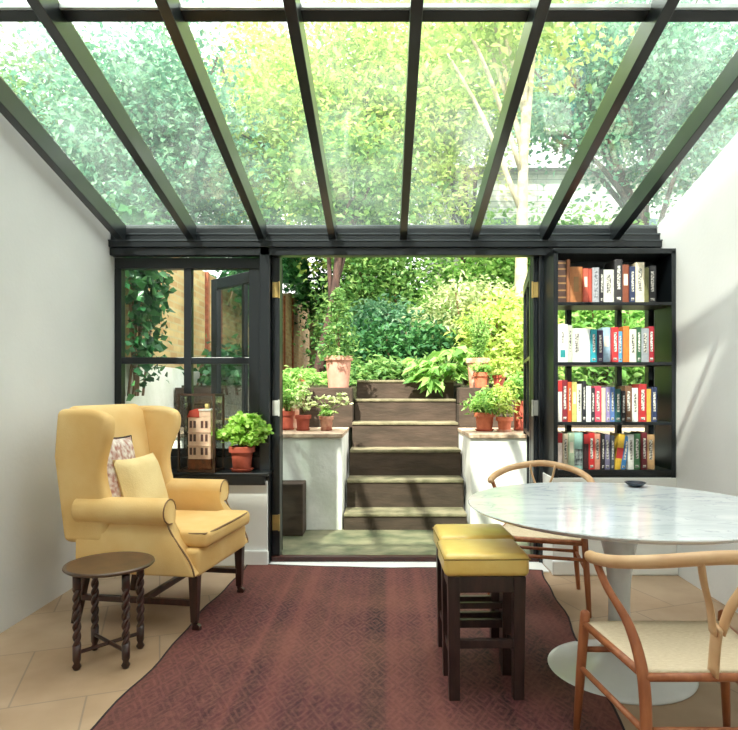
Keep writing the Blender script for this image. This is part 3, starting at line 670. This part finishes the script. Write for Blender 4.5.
# ------------------------------------------------------------------ wishbone chairs
M_CORD = mat('paper_cord', (232, 214, 184), .85, var=(212, 190, 156), vscale=60, stretch=(1, 12, 1), bump=.3, bscale=90)
def wishbone(loc, rz, label, wood, wood2):
    t = thing('wishbone_chair', label, 'chair', loc, rz, 'wishbone chairs at the marble table')
    for s in (-1, 1):
        b = MB(); b.tube([(s*.275, .225, 0), (s*.262, .215, .22), (s*.25, .205, .42), (s*.249, .204, .448), (s*.249, .204, .455)], [.012, .017, .018, .016, .009], 12); b.build('leg', wood, t, smooth=True)
        pts = spline([(s*.22, -.27, 0), (s*.205, -.22, .22), (s*.205, -.195, .40), (s*.225, -.14, .53), (s*.272, -.08, .63), (s*.29, -.03, .70)], 5)
        b = MB(); b.tube(pts, [.012+.006*math.sin(PI*min(1, i/18)) for i in range(len(pts))], 12); b.build('leg', wood, t, smooth=True)
        b = MB(); b.tube([(s*.25, .2, .405), (s*.205, -.2, .405)], .013, 10); b.build('seat_rail', wood, t, smooth=True)
        b = MB(); b.tube([(s*.262, .215, .245), (s*.206, -.215, .245)], .010, 10); b.build('stretcher', wood, t, smooth=True)
    b = MB(); b.tube([(-.25, .205, .40), (.25, .205, .40)], .015, 10); b.build('seat_rail', wood, t, smooth=True)
    b = MB(); b.tube([(-.205, -.2, .40), (.205, -.2, .40)], .013, 10); b.build('seat_rail', wood, t, smooth=True)
    b = MB(); b.tube([(-.259, .213, .31), (.259, .213, .31)], .010, 10); b.build('stretcher', wood, t, smooth=True)
    b = MB(); b.tube([(-.206, -.215, .25), (.206, -.215, .25)], .010, 10); b.build('stretcher', wood, t, smooth=True)
    pts = spline([(-.290, .05, .697), (-.292, -.03, .706), (-.265, -.14, .725), (-.18, -.245, .755), (0, -.295, .78), (.18, -.245, .755), (.265, -.14, .725), (.292, -.03, .706), (.290, .05, .697)], 6)
    n = len(pts); b = MB(); b.tube(pts, [.011+.009*min(1, min(i, n-1-i)/3) for i in range(n)], 12); b.build('top_rail', wood2, t, smooth=True)
    b = MB()    # Y-shaped splat
    b.tube(spline([(0, -.2, .41), (0, -.212, .5), (0, -.225, .56)], 4), [.03]*9, 10, flat=.25)
    for s in (-1, 1): b.tube(spline([(s*.012, -.222, .54), (s*.03, -.24, .62), (s*.062, -.268, .70), (s*.078, -.28, .77)], 4), [.022]*13, 10, flat=.32)
    b.build('back_splat', wood2, t, smooth=True)
    # dished cord seat with its four triangular fields
    vs = []; fs = []; n = 12
    for i in range(n+1):
        for j in range(n+1):
            v = -1+2*j/n; u = -1+2*i/n; w = .25+(-.045)*(1-(v+1)/2); dip = .018*(1-u*u)*(1-v*v)
            vs.append((u*w, .0025+v*.2, .417-dip))
    m0 = len(vs); vs += [(x, y, z-.014) for x, y, z in vs]
    for i in range(n):
        for j in range(n):
            a = i*(n+1)+j; fs.append((a, a+1, a+n+2, a+n+1)); fs.append((a+m0, a+n+1+m0, a+n+2+m0, a+1+m0))
    ring = [j for j in range(n+1)]+[i*(n+1)+n for i in range(1, n+1)]+[n*(n+1)+j for j in range(n-1, -1, -1)]+[i*(n+1) for i in range(n-1, 0, -1)]
    for k in range(len(ring)): a = ring[k]; c = ring[(k+1) % len(ring)]; fs.append((a, c, c+m0, a+m0))
    b = MB(); b.add(vs, fs); b.build('seat', M_CORD, t, smooth=True)
    return t
wishbone((.92, 3.70, 0), PI-math.radians(17), 'pale wood chair with curved top rail behind the marble table', M_CHAIRW, M_CHAIRW_L)
wishbone((.968, 2.035, 0), 0, 'reddish wood chair with cord seat in front of the marble table', M_CHAIRW, M_CHAIRW_L)

# ------------------------------------------------------------------ stools
def stool(loc, rz, label):
    t = thing('stool', label, 'stool', loc, rz, 'yellow topped stools')
    for sx in (-1, 1):
        for sy in (-1, 1):
            b = MB(); b.taperbox((sx*.128, sy*.108, 0), .042, (sx*.132, sy*.108, .505), .048); b.build('leg', M_STOOLW, t, .002)
    for s in (-1, 1):
        b = MB(); b.box(-.11, .11, s*.112-.012, s*.112+.012, .44, .505); b.build('apron', M_STOOLW, t, .002)
        b = MB(); b.box(s*.136-.012, s*.136+.012, -.09, .09, .44, .505); b.build('apron', M_STOOLW, t, .002)
        b = MB(); b.box(-.11, .11, s*.108-.012, s*.108+.012, .215, .25); b.build('stretcher', M_STOOLW, t, .002)
        for z in (.31, .38):
            if s > 0: b = MB(); b.box(-.11, .11, s*.108-.010, s*.108+.010, z-.013, z+.013); b.build('stretcher', M_STOOLW, t, .002)
        b = MB(); b.box(s*.133-.010, s*.133+.010, -.09, .09, .16, .19); b.build('stretcher', M_STOOLW, t, .002)
    b = MB(); b.box(-.171, .171, -.138, .138, .505, .597); 
    # slightly domed
    c = b.build('seat', M_LEATHER, t, .022, True, seg=5)
    e = MB(); r = [(-.172, -.134), (.172, -.134), (.172, .134), (-.172, .134)]
    e.tube([(x*.995, y*1.025, .576) for x, y in r], .0035, 6, closed=True); e.build('seam', mat('seam_yellow', (170, 140, 60), .5), c)
    return t
stool((.400, 2.60, 0), math.radians(1), 'dark wood stool with yellow leather seat, the nearer of the pair')
stool((.405, 2.905, 0), math.radians(2), 'dark wood stool with yellow leather seat, behind the nearer stool')

# ------------------------------------------------------------------ garden hard landscape
D1, TR = 5.46, .295
o = boxo('patio', M_PATIO, -3.2, 3.2, 4.545, 5.6, -.15, .018); struct(o, 'mossy green stone patio outside the doorway', 'patio')
gb = MB(); gb.prism([(-14, 6.67), (-.42, 6.67), (-.42, 7.32), (.80, 7.32), (.80, 6.67), (14, 6.67), (14, 34), (-14, 34)], -.2, 1.30, 'z')
o = gb.build('ground', M_EARTH); struct(o, 'planted upper garden ground', 'ground')
o = boxo('ground', M_EARTH, -14, 14, -.5, 6.62, -.6, -.16); struct(o, 'lower earth under the house', 'ground')
st = thing('garden_steps', 'flight of dark sleeper steps with mossy treads rising from the patio', 'steps', (0, D1, 0))
zt = [.135, .389, .64, .892, 1.126, 1.334]
for k in range(6):
    d = D1+k*TR; xc = 19.3/F*d; w = .543
    z0 = 0.02 if k == 0 else zt[k-1]+.02
    boxo('riser', M_SLEEPER, xc-w, xc+w, k*TR, k*TR+.32, z0-.02, zt[k], st, .006)
    b = MB(); b.box(xc-w, xc+w, k*TR-.012, k*TR+TR+.02+(.35 if k == 5 else 0), zt[k], zt[k]+.028); b.build('tread', M_TREAD, st, .007)
# piers
o = boxo('garden_wall', M_RENDER, -2.19, -.385, 5.47, 6.41, 0.0, .83, bevel=.012); tag(o, 'white rendered low wall left of the steps', 'garden wall')
cp = MB(); cp.box(-2.19, -.380, 5.445, 6.41, .83, .866); cp.build('coping', M_STONE, o, .006)
o = boxo('garden_wall', M_RENDER, .745, 3.2, 5.47, 6.41, 0.0, .825, bevel=.012); tag(o, 'white rendered low wall right of the steps', 'garden wall')
cp = MB(); cp.box(.735, 3.2, 5.445, 6.41, .825, .861); cp.build('coping', M_STONE, o, .006)
def sleeper(x0, x1, zb, lab, y0=6.42):
    t = thing('sleeper_wall', lab, 'retaining wall', (x0, y0, zb))
    boxo('sleeper', M_SLEEPER, 0, x1-x0, 0, .24, 0, .24, t, .008); boxo('sleeper', M_SLEEPER, 0.004, x1-x0-.006, -.004, .24, .245, .415, t, .008)
sleeper(-2.19, -.345, .86, 'dark sleeper wall behind the left white wall')
sleeper(.755, 3.2, .86, 'dark sleeper wall behind the right white wall')
# side cheeks of stairs
b = MB(); b.prism([(5.50, .0), (6.95, .0), (6.95, 1.36), (6.42, 1.27), (6.42, .86), (5.50, .82)], -.385, -.372, 'x'); 
o = boxo('planter_box', M_SLEEPER, PX(272, 5.25), PX(303.5, 5.25), 5.22, 5.44, .02, .46, bevel=.01); tag(o, 'dark brown wooden block on the patio against the left white wall', 'wooden block')
# boundary wall on the left, rendered below and brick above
bw = thing('boundary_wall', 'long garden boundary wall, white below and yellow brick above, at the left', 'garden wall', (-2.35, 0, 0))
boxo('rendered_base', M_RENDER, 0, .15, 4.70, 12, 0, 1.48, bw)
b = MB(); b.prism([(4.70, 1.48), (19, 1.3), (19, 4.2), (9.5, 2.75), (4.70, 2.62)], 0, .13, 'x'); b.build('brick_upper', M_YBRICK, bw)
b = MB()
wood_ = mat('weathered_post', (170, 96, 66), .9, var=(130, 74, 52), vscale=12)
for y in (7.6, 8.2, 12.2, 13.4, 14.6): b.box(.13, .17, y, y+.07, 1.3, 2.7+max(0, (y-9.5))*.15); 
b.build('wall_battens', wood_, bw)
o = boxo('garden_fence', mat('old_fence', (150, 140, 116), .9, var=(110, 104, 84), vscale=10), -2.1, 9, 17.0, 17.1, 1.3, 4.0); tag(o, 'weathered fence at the far end of the garden', 'fence')
# neighbour building
nb = thing('neighbour_house', 'pale horizontally boarded house beyond the garden at the right', 'house', (1.4, 18, 0))
boxo('wall', M_BOARDS, 0, 9.5, 0, 5, 1.3, 7.6, nb)
b = MB(); b.prism([(-.3, 7.6), (5.3, 7.6), (2.5, 8.9)], -.3, 9.8, 'x'); b.build('roof', M_GREYLAWN, nb)
for x in (2.2, 6.0):
    w = boxo('window', M_WHITE, x-.55, x+.55, -.05, .02, 4.8, 6.3, nb); boxo('pane', mat('far_pane', (120, 140, 150), .15), x-.47, x+.47, -.06, -.045, 4.88, 6.22, w)

# ------------------------------------------------------------------ pots outside
def outpot(x, y, d, z, rt, rb, h, m, label, saucer=None, sm=None, cat='potted plant', rim=.22):
    t = thing('potted_plant', label, cat, (PX(x, d), d, z)); zz = pot_parts(t, rt, rb, h, m, saucer, sm, rim); return t, zz
# large pale pot, left of steps, conical shrub
t, z = outpot(338.5, 0, 6.55, 1.276, .150, .108, .33, M_PINKPOT, 'large pale pink pot with upright cone-shaped shrub beside the steps', rim=.14)
p = []; rg = np.random.default_rng(11)
for k in range(950):
    u = rg.uniform(0, 1)**1.1; a = rg.uniform(0, 2*PI); r = (.21*(1-u)**.75+.02)*rg.uniform(.3, 1.1); p.append((r*math.cos(a), r*math.sin(a), .31+u*.72))
leaf_mesh('foliage', p, .06, LM, t, 12, .5)
stems(t, [(.0, 0, .98), (.06, .02, .7), (-.07, 0, .65), (.03, -.05, .6), (-.03, .05, .8)], z, M_STEMB, .005)
# right top: pale pot with rosemary-like uprights
t, z = outpot(479, 0, 6.62, 1.276, .140, .10, .31, M_LIMEPOT, 'large pale limed pot with feathery upright plant right of the steps', rim=.16)
p = []; ends = []
for s in range(26):
    a = rg.uniform(0, 2*PI); q = rg.uniform(.02, .18); h = rg.uniform(.3, .62); ends.append((q*math.cos(a), q*math.sin(a), .28+h))
    for k in range(40): u = k/40; p.append((q*u*math.cos(a)+rg.normal()*.012, q*u*math.sin(a)+rg.normal()*.012, .28+h*u))
leaf_mesh('foliage', p, .05, LF, t, 13, .3, up=.2); stems(t, ends, z, M_STEM, .004)
t, z = outpot(481, 0, 6.47, 1.276, .082, .060, .155, M_TERRA, 'small plain terracotta pot standing in front of the limed pot', rim=.25)
fluffy(t, (0, 0, .2), (.09, .08, .04), 14, 14, .03, .05, LF, 21, z)
t, z = outpot(499, 0, 6.50, 1.276, .07, .052, .13, M_TERRA_R, 'small red terracotta pot at the back right on the sleepers', rim=.25)
fluffy(t, (0.02, 0, .22), (.12, .1, .09), 18, 16, .035, .06, LG, 22, z, .5)
# left pier row
Z1 = .867
t, z = outpot(287, 0, 5.98, Z1, .078, .058, .17, M_TERRA_R, 'red terracotta pot of thin grassy leaves at the left end of the row', .075, rim=.25)
fluffy(t, (0, 0, .36), (.13, .1, .16), 26, 22, .03, .07, LF, 23, z, .3)
# pale pot stacked behind
t, z = outpot(291, 0, 6.22, Z1, .10, .075, .28, M_LIMEPOT, 'tall pale pot with pink flower behind the left terracotta pots', rim=.2)
fluffy(t, (0, .0, .45), (.13, .1, .16), 22, 20, .035, .07, LF, 24, z, .45)
leaf_mesh('flower', [(.10+rg.normal()*.018, -.02+rg.normal()*.018, .455+rg.normal()*.014) for _ in range(60)], .035, LFLW, t, 25, .9)
t, z = outpot(303, 0, 5.86, Z1, .078, .056, .135, M_TERRA_R, 'squat red terracotta pot with bare stems, second in the left row', .068, rim=.26)
fluffy(t, (-.01, 0, .30), (.08, .06, .13), 8, 10, .02, .05, LP, 26, z, .7, M_STEMB)
t, z = outpot(326.5, 0, 5.86, Z1, .068, .050, .125, M_TERRA_D, 'small weathered pot of flat pale round leaves nearest the steps on the left', .060, rim=.26)
ends = [(-.13, 0, .26), (-.08, .03, .305), (-.10, -.03, .24), (.03, .02, .30), (.12, 0, .34), (.17, .02, .25), (.09, -.03, .27), (0, 0, .22), (.16, .01, .30), (-.03, .02, .31)]
p = []
for e in ends:
    for k in range(10): p.append((e[0]+rg.normal()*.022, e[1]+rg.normal()*.022, e[2]+rg.normal()*.006))
leaf_mesh('foliage', p, .042, LP, t, 27, .9, up=2.2, round_=True); stems(t, ends, z, M_STEM, .004)
p, _ = cloud((0.01, 0, .17), (.05, .05, .05), 10, 10, .015, 28); leaf_mesh('foliage', p, .04, LF, t, 29, .8)
# right pier row
Z2 = .862
t, z = outpot(484.5, 0, 5.86, Z2, .100, .072, .165, M_TERRA, 'widest orange terracotta pot with feathery leaves on the right wall', .090, M_TERRA_R, rim=.25)
fluffy(t, (0, 0, .27), (.16, .12, .10), 34, 22, .035, .055, LF, 30, z, .4)
t, z = outpot(504.5, 0, 5.80, Z2, .080, .055, .125, M_TERRA, 'small terracotta pot on pale saucer, middle of the right row', .075, M_LIMEPOT, rim=.3)
fluffy(t, (0, 0, .32), (.13, .1, .17), 30, 14, .03, .055, LG, 31, z, .4)
t, z = outpot(520, 0, 5.95, Z2, .062, .055, .27, M_TERRA_R, 'tall narrow red pot beside the open right door', .065, rim=.12)
fluffy(t, (0.0, 0, .42), (.12, .1, .14), 26, 18, .03, .06, LF, 32, z, .5)

# ------------------------------------------------------------------ garden planting
def bush(name, label, cat, c, r, nc, nl, size, m, seed, zb=1.3, cr=None, ratio=.55, group=None, stem=M_STEMB):
    t = thing(name, label, cat, (c[0], c[1], zb), group=group); cl = (0, 0, c[2]-zb)
    p, cc = cloud(cl, r, nc, nl, cr or max(r)*.16, seed, .5); p = p[p[:, 2] > .01]
    leaf_mesh('foliage', p, size, m, t, seed, ratio)
    b = MB()
    for q in cc[:14]: b.tube(spline([(q[0]*.1, q[1]*.1, -.02), (q[0]*.5, q[1]*.5, q[2]*.5), (q[0], q[1], max(.05, q[2]))], 3), .012, 5)
    b.build('stems', stem, t); return t
def fern(label, loc, n, L, seed, m=LF):
    t = thing('fern', label, 'fern', loc); rg = np.random.default_rng(seed); P = []; Dr = []; b = MB()
    for f in range(n):
        a = 2*PI*f/n+rg.uniform(-.3, .3); l = L*rg.uniform(.7, 1.1); lift = rg.uniform(.5, 1.0); pts = []
        for k in range(15):
            u = k/14; rr = l*u; z = l*(lift*u*1.1-.75*u*u); pts.append(Vector((math.cos(a)*rr, math.sin(a)*rr, .02+z)))
        b.tube(pts[::2], .004, 4)
        for k in range(1, 15):
            u = k/14; w = l*.34*math.sin(PI*(u*.85+.12)); sd = Vector((-math.sin(a), math.cos(a), 0))
            for s in (-1, 1):
                nn = max(1, int(w/.035))
                for q in range(nn): P.append(tuple(pts[k]+sd*s*w*(q)/nn)); Dr.append(tuple((sd*s+Vector((math.cos(a), math.sin(a), -.15))*.4)*2.5))
    leaf_mesh('fronds', P, .062, m, t, seed, .45, up=1.5, dirs=Dr); b.build('midribs', M_STEM, t)
    return t
fern('bright green fern at the left end of the bed by the low wall', (PX(292, 6.95), 6.95, 1.3), 14, .42, 41)
fern('fern between the left wall and the pale pink pot', (PX(312, 7.2), 7.2, 1.3), 14, .40, 42)
fern('smaller fern behind the pale pink pot', (PX(352, 7.6), 7.6, 1.3), 12, .34, 43, LM)
fern('tall fern beside the dark leaning trunk', (PX(300, 8.0), 8.0, 1.3), 16, .6, 44)
bush('shrub', 'low dark glossy shrub just behind the top step', 'shrub', (PX(380, 7.75), 7.75, 1.42), (.5, .28, .24), 60, 30, .085, LM, 50)
bush('shrub', 'low leafy ground cover right of the top step', 'shrub', (PX(425, 7.7), 7.7, 1.42), (.36, .28, .26), 46, 30, .085, LM, 51)
bush('shrub', 'dark evergreen shrub in the middle of the garden', 'shrub', (PX(400, 8.9), 8.9, 1.75), (1.05, .5, .42), 110, 40, .10, LD, 52)
bush('shrub', 'blue-green feathery shrub in the centre of the garden', 'shrub', (PX(385, 9.9), 9.9, 2.2), (.8, .5, .45), 90, 36, .13, LB, 53, ratio=.35)
bush('shrub', 'pale green shrub behind the pale pink pot', 'shrub', (PX(350, 10.4), 10.4, 2.1), (.7, .5, .6), 70, 34, .11, LM, 54)
bush('shrub', 'yellow-green sunlit shrub at the right side of the bed', 'shrub', (PX(500, 8.3), 8.3, 1.95), (.62, .45, .62), 90, 34, .10, LG, 55)
bush('shrub', 'pale spreading shrub above the limed pot', 'shrub', (PX(468, 9.2), 9.2, 2.25), (.8, .5, .62), 96, 34, .11, LP, 56, ratio=.4)
bush('shrub', 'mid green shrub left of the pale shrub', 'shrub', (PX(436, 10.3), 10.3, 2.2), (.8, .5, .75), 90, 36, .11, LF, 57)
bush('shrub', 'lime leaved shrub close to the right open door', 'shrub', (PX(528, 7.3), 7.3, 1.75), (.42, .35, .5), 70, 30, .085, LG, 58)
bush('shrub', 'tall mid green shrub behind the bookcase window', 'shrub', (PX(600, 8.3), 8.3, 2.0), (1.0, .5, .8), 110, 36, .12, LF, 59)
bush('shrub', 'broad shrub against the right edge of the garden', 'shrub', (PX(680, 9.5), 9.5, 2.2), (1.2, .6, 1.0), 110, 36, .13, LM, 60)
# broad-leaf plant hanging over the top step
t = thing('broadleaf_plant', 'plant with large jagged leaves overhanging the top of the steps', 'plant', (PX(447, 7.0), 6.98, 1.3))
p = []; dr = []; ends = []
for k in range(46):
    a = rg.uniform(0, 2*PI); q = rg.uniform(.05, .40); h = rg.uniform(.05, .5); e = (q*math.cos(a), q*math.sin(a)*.7-.02, .05+h*(1-q)); ends.append(e)
    for j in range(5): an = a+(j-2)*.55; p.append(e); dr.append((math.cos(an)*2, math.sin(an)*2, -.5))
for k in range(5):
    e = (-.22+k*.03, -.24, .09-k*.02); ends.append(e)
    for j in range(5): an = -2.2+(j-2)*.5; p.append(e); dr.append((math.cos(an)*2, math.sin(an)*2, -1.2))
leaf_mesh('foliage', p, .17, LF, t, 61, .45, up=1.2, dirs=dr); stems(t, ends, .0, M_STEM, .005)

# ivy on the boundary wall
def ivy(label, y0, y1, z0, z1, n, seed, size=.11, x=-2.16, dep=.16):
    t = thing('ivy', label, 'ivy', (x, (y0+y1)/2, z0)); rg = np.random.default_rng(seed); nc = n//28
    cy = rg.uniform(y0, y1, nc)-(y0+y1)/2; cz = (rg.uniform(0, 1, nc)**.7)*(z1-z0)
    p = np.stack([np.repeat(rg.uniform(.04, dep, nc), 28)+abs(rg.normal(size=nc*28))*.05, np.repeat(cy, 28)+rg.normal(size=nc*28)*.13, np.repeat(cz, 28)+rg.normal(size=nc*28)*.13], 1)
    leaf_mesh('foliage', p, size, LI, t, seed, .85, up=.2)
    b = MB()
    for k in range(8): yy = rg.uniform(y0, y1)-(y0+y1)/2; b.tube(spline([(0, yy, -.1), (.03, yy+rg.normal()*.15, (z1-z0)*.5), (.03, yy+rg.normal()*.3, z1-z0)], 4), .012, 5)
    b.build('stems', M_STEMB, t)
ivy('dark ivy hanging on the near end of the boundary wall', 5.05, 5.55, 1.3, 2.6, 800, 71, .08)
ivy('ivy over the top of the boundary wall beyond the window', 8.2, 11.0, 2.5, 3.1, 1000, 72, .11)
ivy('thick ivy mass covering the far boundary wall by the leaning trunk', 10.5, 15.5, 3.45, 4.3, 3200, 73, .13)
ivy('ivy and bramble at the foot of the boundary wall', 7.0, 9.5, 1.33, 1.6, 900, 74, .1)

def tree(label, base, th, tr, lean, crown, r, nc, nl, size, m, seed, bark=M_BARK, cr=.35, group='trees around the garden', limbs=9, pts=None, ratio=.6):
    t = thing('tree', label, 'tree', base, group=group); c = Vector(crown)-Vector(base)
    p, cc = cloud(tuple(c), r, nc, nl, cr, seed, .35); leaf_mesh('foliage', p, size, m, t, seed, ratio)
    P = pts or [(0, 0, 0), (lean*.3, 0, th*.4), (lean*.6, 0, th*.75), (lean, 0, th)]
    pp = spline(P, 5); n = len(pp); b = MB(); b.tube(pp, [tr*(1-.5*i/n) for i in range(n)], 12); b.build('trunk', bark, t, smooth=True)
    rg = np.random.default_rng(seed+1)
    for k in range(limbs):
        q = pp[int(n*(.5+.45*k/limbs))]; e = Vector(cc[k]); md = (q+e)/2+Vector((0, 0, .2)); b = MB(); b.tube(spline([q, md, e], 4), [tr*.42*(1-.08*i) for i in range(9)], 8); b.build('branch', bark, t, smooth=True)
    return t
tree('broad yellow-green tree in the centre beyond the roof', (-.6, 13, 1.2), 4.0, .16, .3, (-.7, 13, 6.6), (3.0, 1.7, 3.0), 260, 105, .135, LG, 81)
tree('tall lime-green tree right of centre beyond the roof', (2.1, 14.5, 1.2), 4.5, .15, -.3, (1.6, 14.5, 8.3), (2.6, 1.6, 2.4), 190, 105, .135, LG, 82)
tree('blue-green tree at the far left beyond the roof', (-4.6, 12, 1.2), 3.0, .15, .2, (-4.7, 12, 5.7), (2.4, 1.6, 2.9), 250, 105, .135, LT, 83)
tree('tall light tree between the left and centre trees', (-3.2, 15.5, 1.2), 4.5, .18, .3, (-3.2, 15.5, 8.0), (2.6, 1.8, 3.0), 150, 105, .135, LG, 84)
tree('blue-green tree at the right beyond the roof', (5.4, 12.5, 1.2), 4.0, .16, -.3, (4.9, 12.5, 7.4), (2.4, 1.6, 2.2), 190, 105, .135, LT, 85)
tree('mid green tree with dense crown at the far right', (8.4, 13.5, 1.2), 4.0, .16, -.3, (8.4, 13.5, 6.5), (2.6, 1.8, 3.2), 190, 105, .135, LM, 86)
tree('mid green tree at the far left edge of the garden', (-8.0, 13, 1.2), 4.0, .16, .3, (-8.0, 13, 6.0), (2.6, 1.8, 3.4), 180, 105, .135, LM, 87)
# pale-barked tree
bx = PX(519, 9.2); tree('tree with straight pale cream trunk near the right open door', (bx, 9.2, 1.2), 4.3, .11, .1, (bx-.2, 9.4, 7.3), (1.9, 1.2, 1.5), 70, 50, .15, LG, 88, M_BIRCH, limbs=8)
# dark leaning trunk
bx = PX(316, 8.8); tree('dark trunk leaning right behind the pale pink pot', (bx, 8.8, 1.25), 2.6, .085, .5, (bx+.5, 9.1, 4.2), (1.3, .8, .9), 60, 50, .12, LM, 89, M_BARK, limbs=6,
     pts=[(0, 0, 0), (.09, 0, .55), (.22, 0, 1.1), (.30, 0, 1.7), (.36, 0, 2.5)])
# dense mid-storey behind
bush('hedge', 'tall green hedge across the back of the garden, left half', 'hedge', (.15, 12.2, 2.9), (1.45, .5, 1.7), 160, 60, .12, LM, 90, zb=1.3)
bush('hedge', 'tall lighter hedge across the back of the garden, right half', 'hedge', (2.9, 12.0, 2.9), (1.9, .5, 1.8), 240, 70, .12, LF, 91, zb=1.3)
bush('hedge', 'dark evergreen filling the far left corner of the garden', 'hedge', (-1.0, 15.2, 3.9), (1.0, .7, 1.6), 120, 60, .12, LD, 95, zb=1.3)
bush('hedge', 'hedge at the far right behind the bookcase', 'hedge', (5.6, 11.6, 2.7), (2.0, .6, 1.7), 200, 50, .15, LM, 92, zb=1.3)
bush('hedge', 'dark hedge beyond the boundary wall at the left', 'hedge', (-4.9, 10.0, 2.9), (1.6, 1.2, 1.4), 200, 50, .14, LD, 93, zb=1.3)

# ------------------------------------------------------------------ light
w = bpy.data.worlds.new('sky'); bpy.context.scene.world = w; w.use_nodes = True
nt = w.node_tree; bg = nt.nodes['Background']
sky = nt.nodes.new('ShaderNodeTexSky'); sky.sky_type = 'HOSEK_WILKIE'; sky.turbidity = 4; sky.ground_albedo = .4
SUN = Vector((-.22, -.60, .74)).normalized(); sky.sun_direction = SUN
mixc = nt.nodes.new('ShaderNodeMixRGB'); mixc.inputs[0].default_value = .75; mixc.inputs[2].default_value = (1, .975, .94, 1)
nt.links.new(sky.outputs[0], mixc.inputs[1]); nt.links.new(mixc.outputs[0], bg.inputs[0]); bg.inputs[1].default_value = 1.7
l = bpy.data.lights.new('sun', 'SUN'); l.energy = 3.8; l.angle = math.radians(1.2); l.color = (1, .95, .84)
lo = bpy.data.objects.new('sun', l); COL.objects.link(lo); lo.rotation_euler = SUN.to_track_quat('Z', 'Y').to_euler()
lo.location = (-6, -8, 14)

cam = bpy.data.cameras.new('camera'); co = bpy.data.objects.new('camera', cam); COL.objects.link(co)
co.location = (0, 0, EYE); co.rotation_euler = (PI/2, 0, 0); cam.sensor_width = 36; cam.sensor_fit = 'HORIZONTAL'
cam.lens = F/738*36; cam.shift_x = (369-CX)/738; cam.shift_y = (YH-365)/738; cam.clip_end = 200
sc = bpy.context.scene; sc.camera = co
sc.view_settings.view_transform = 'Standard'; sc.view_settings.look = 'None'; sc.view_settings.gamma = 1; sc.view_settings.use_curve_mapping = False
sc.view_settings.exposure = 1.7
sc.cycles.max_bounces = 10; sc.cycles.transparent_max_bounces = 24
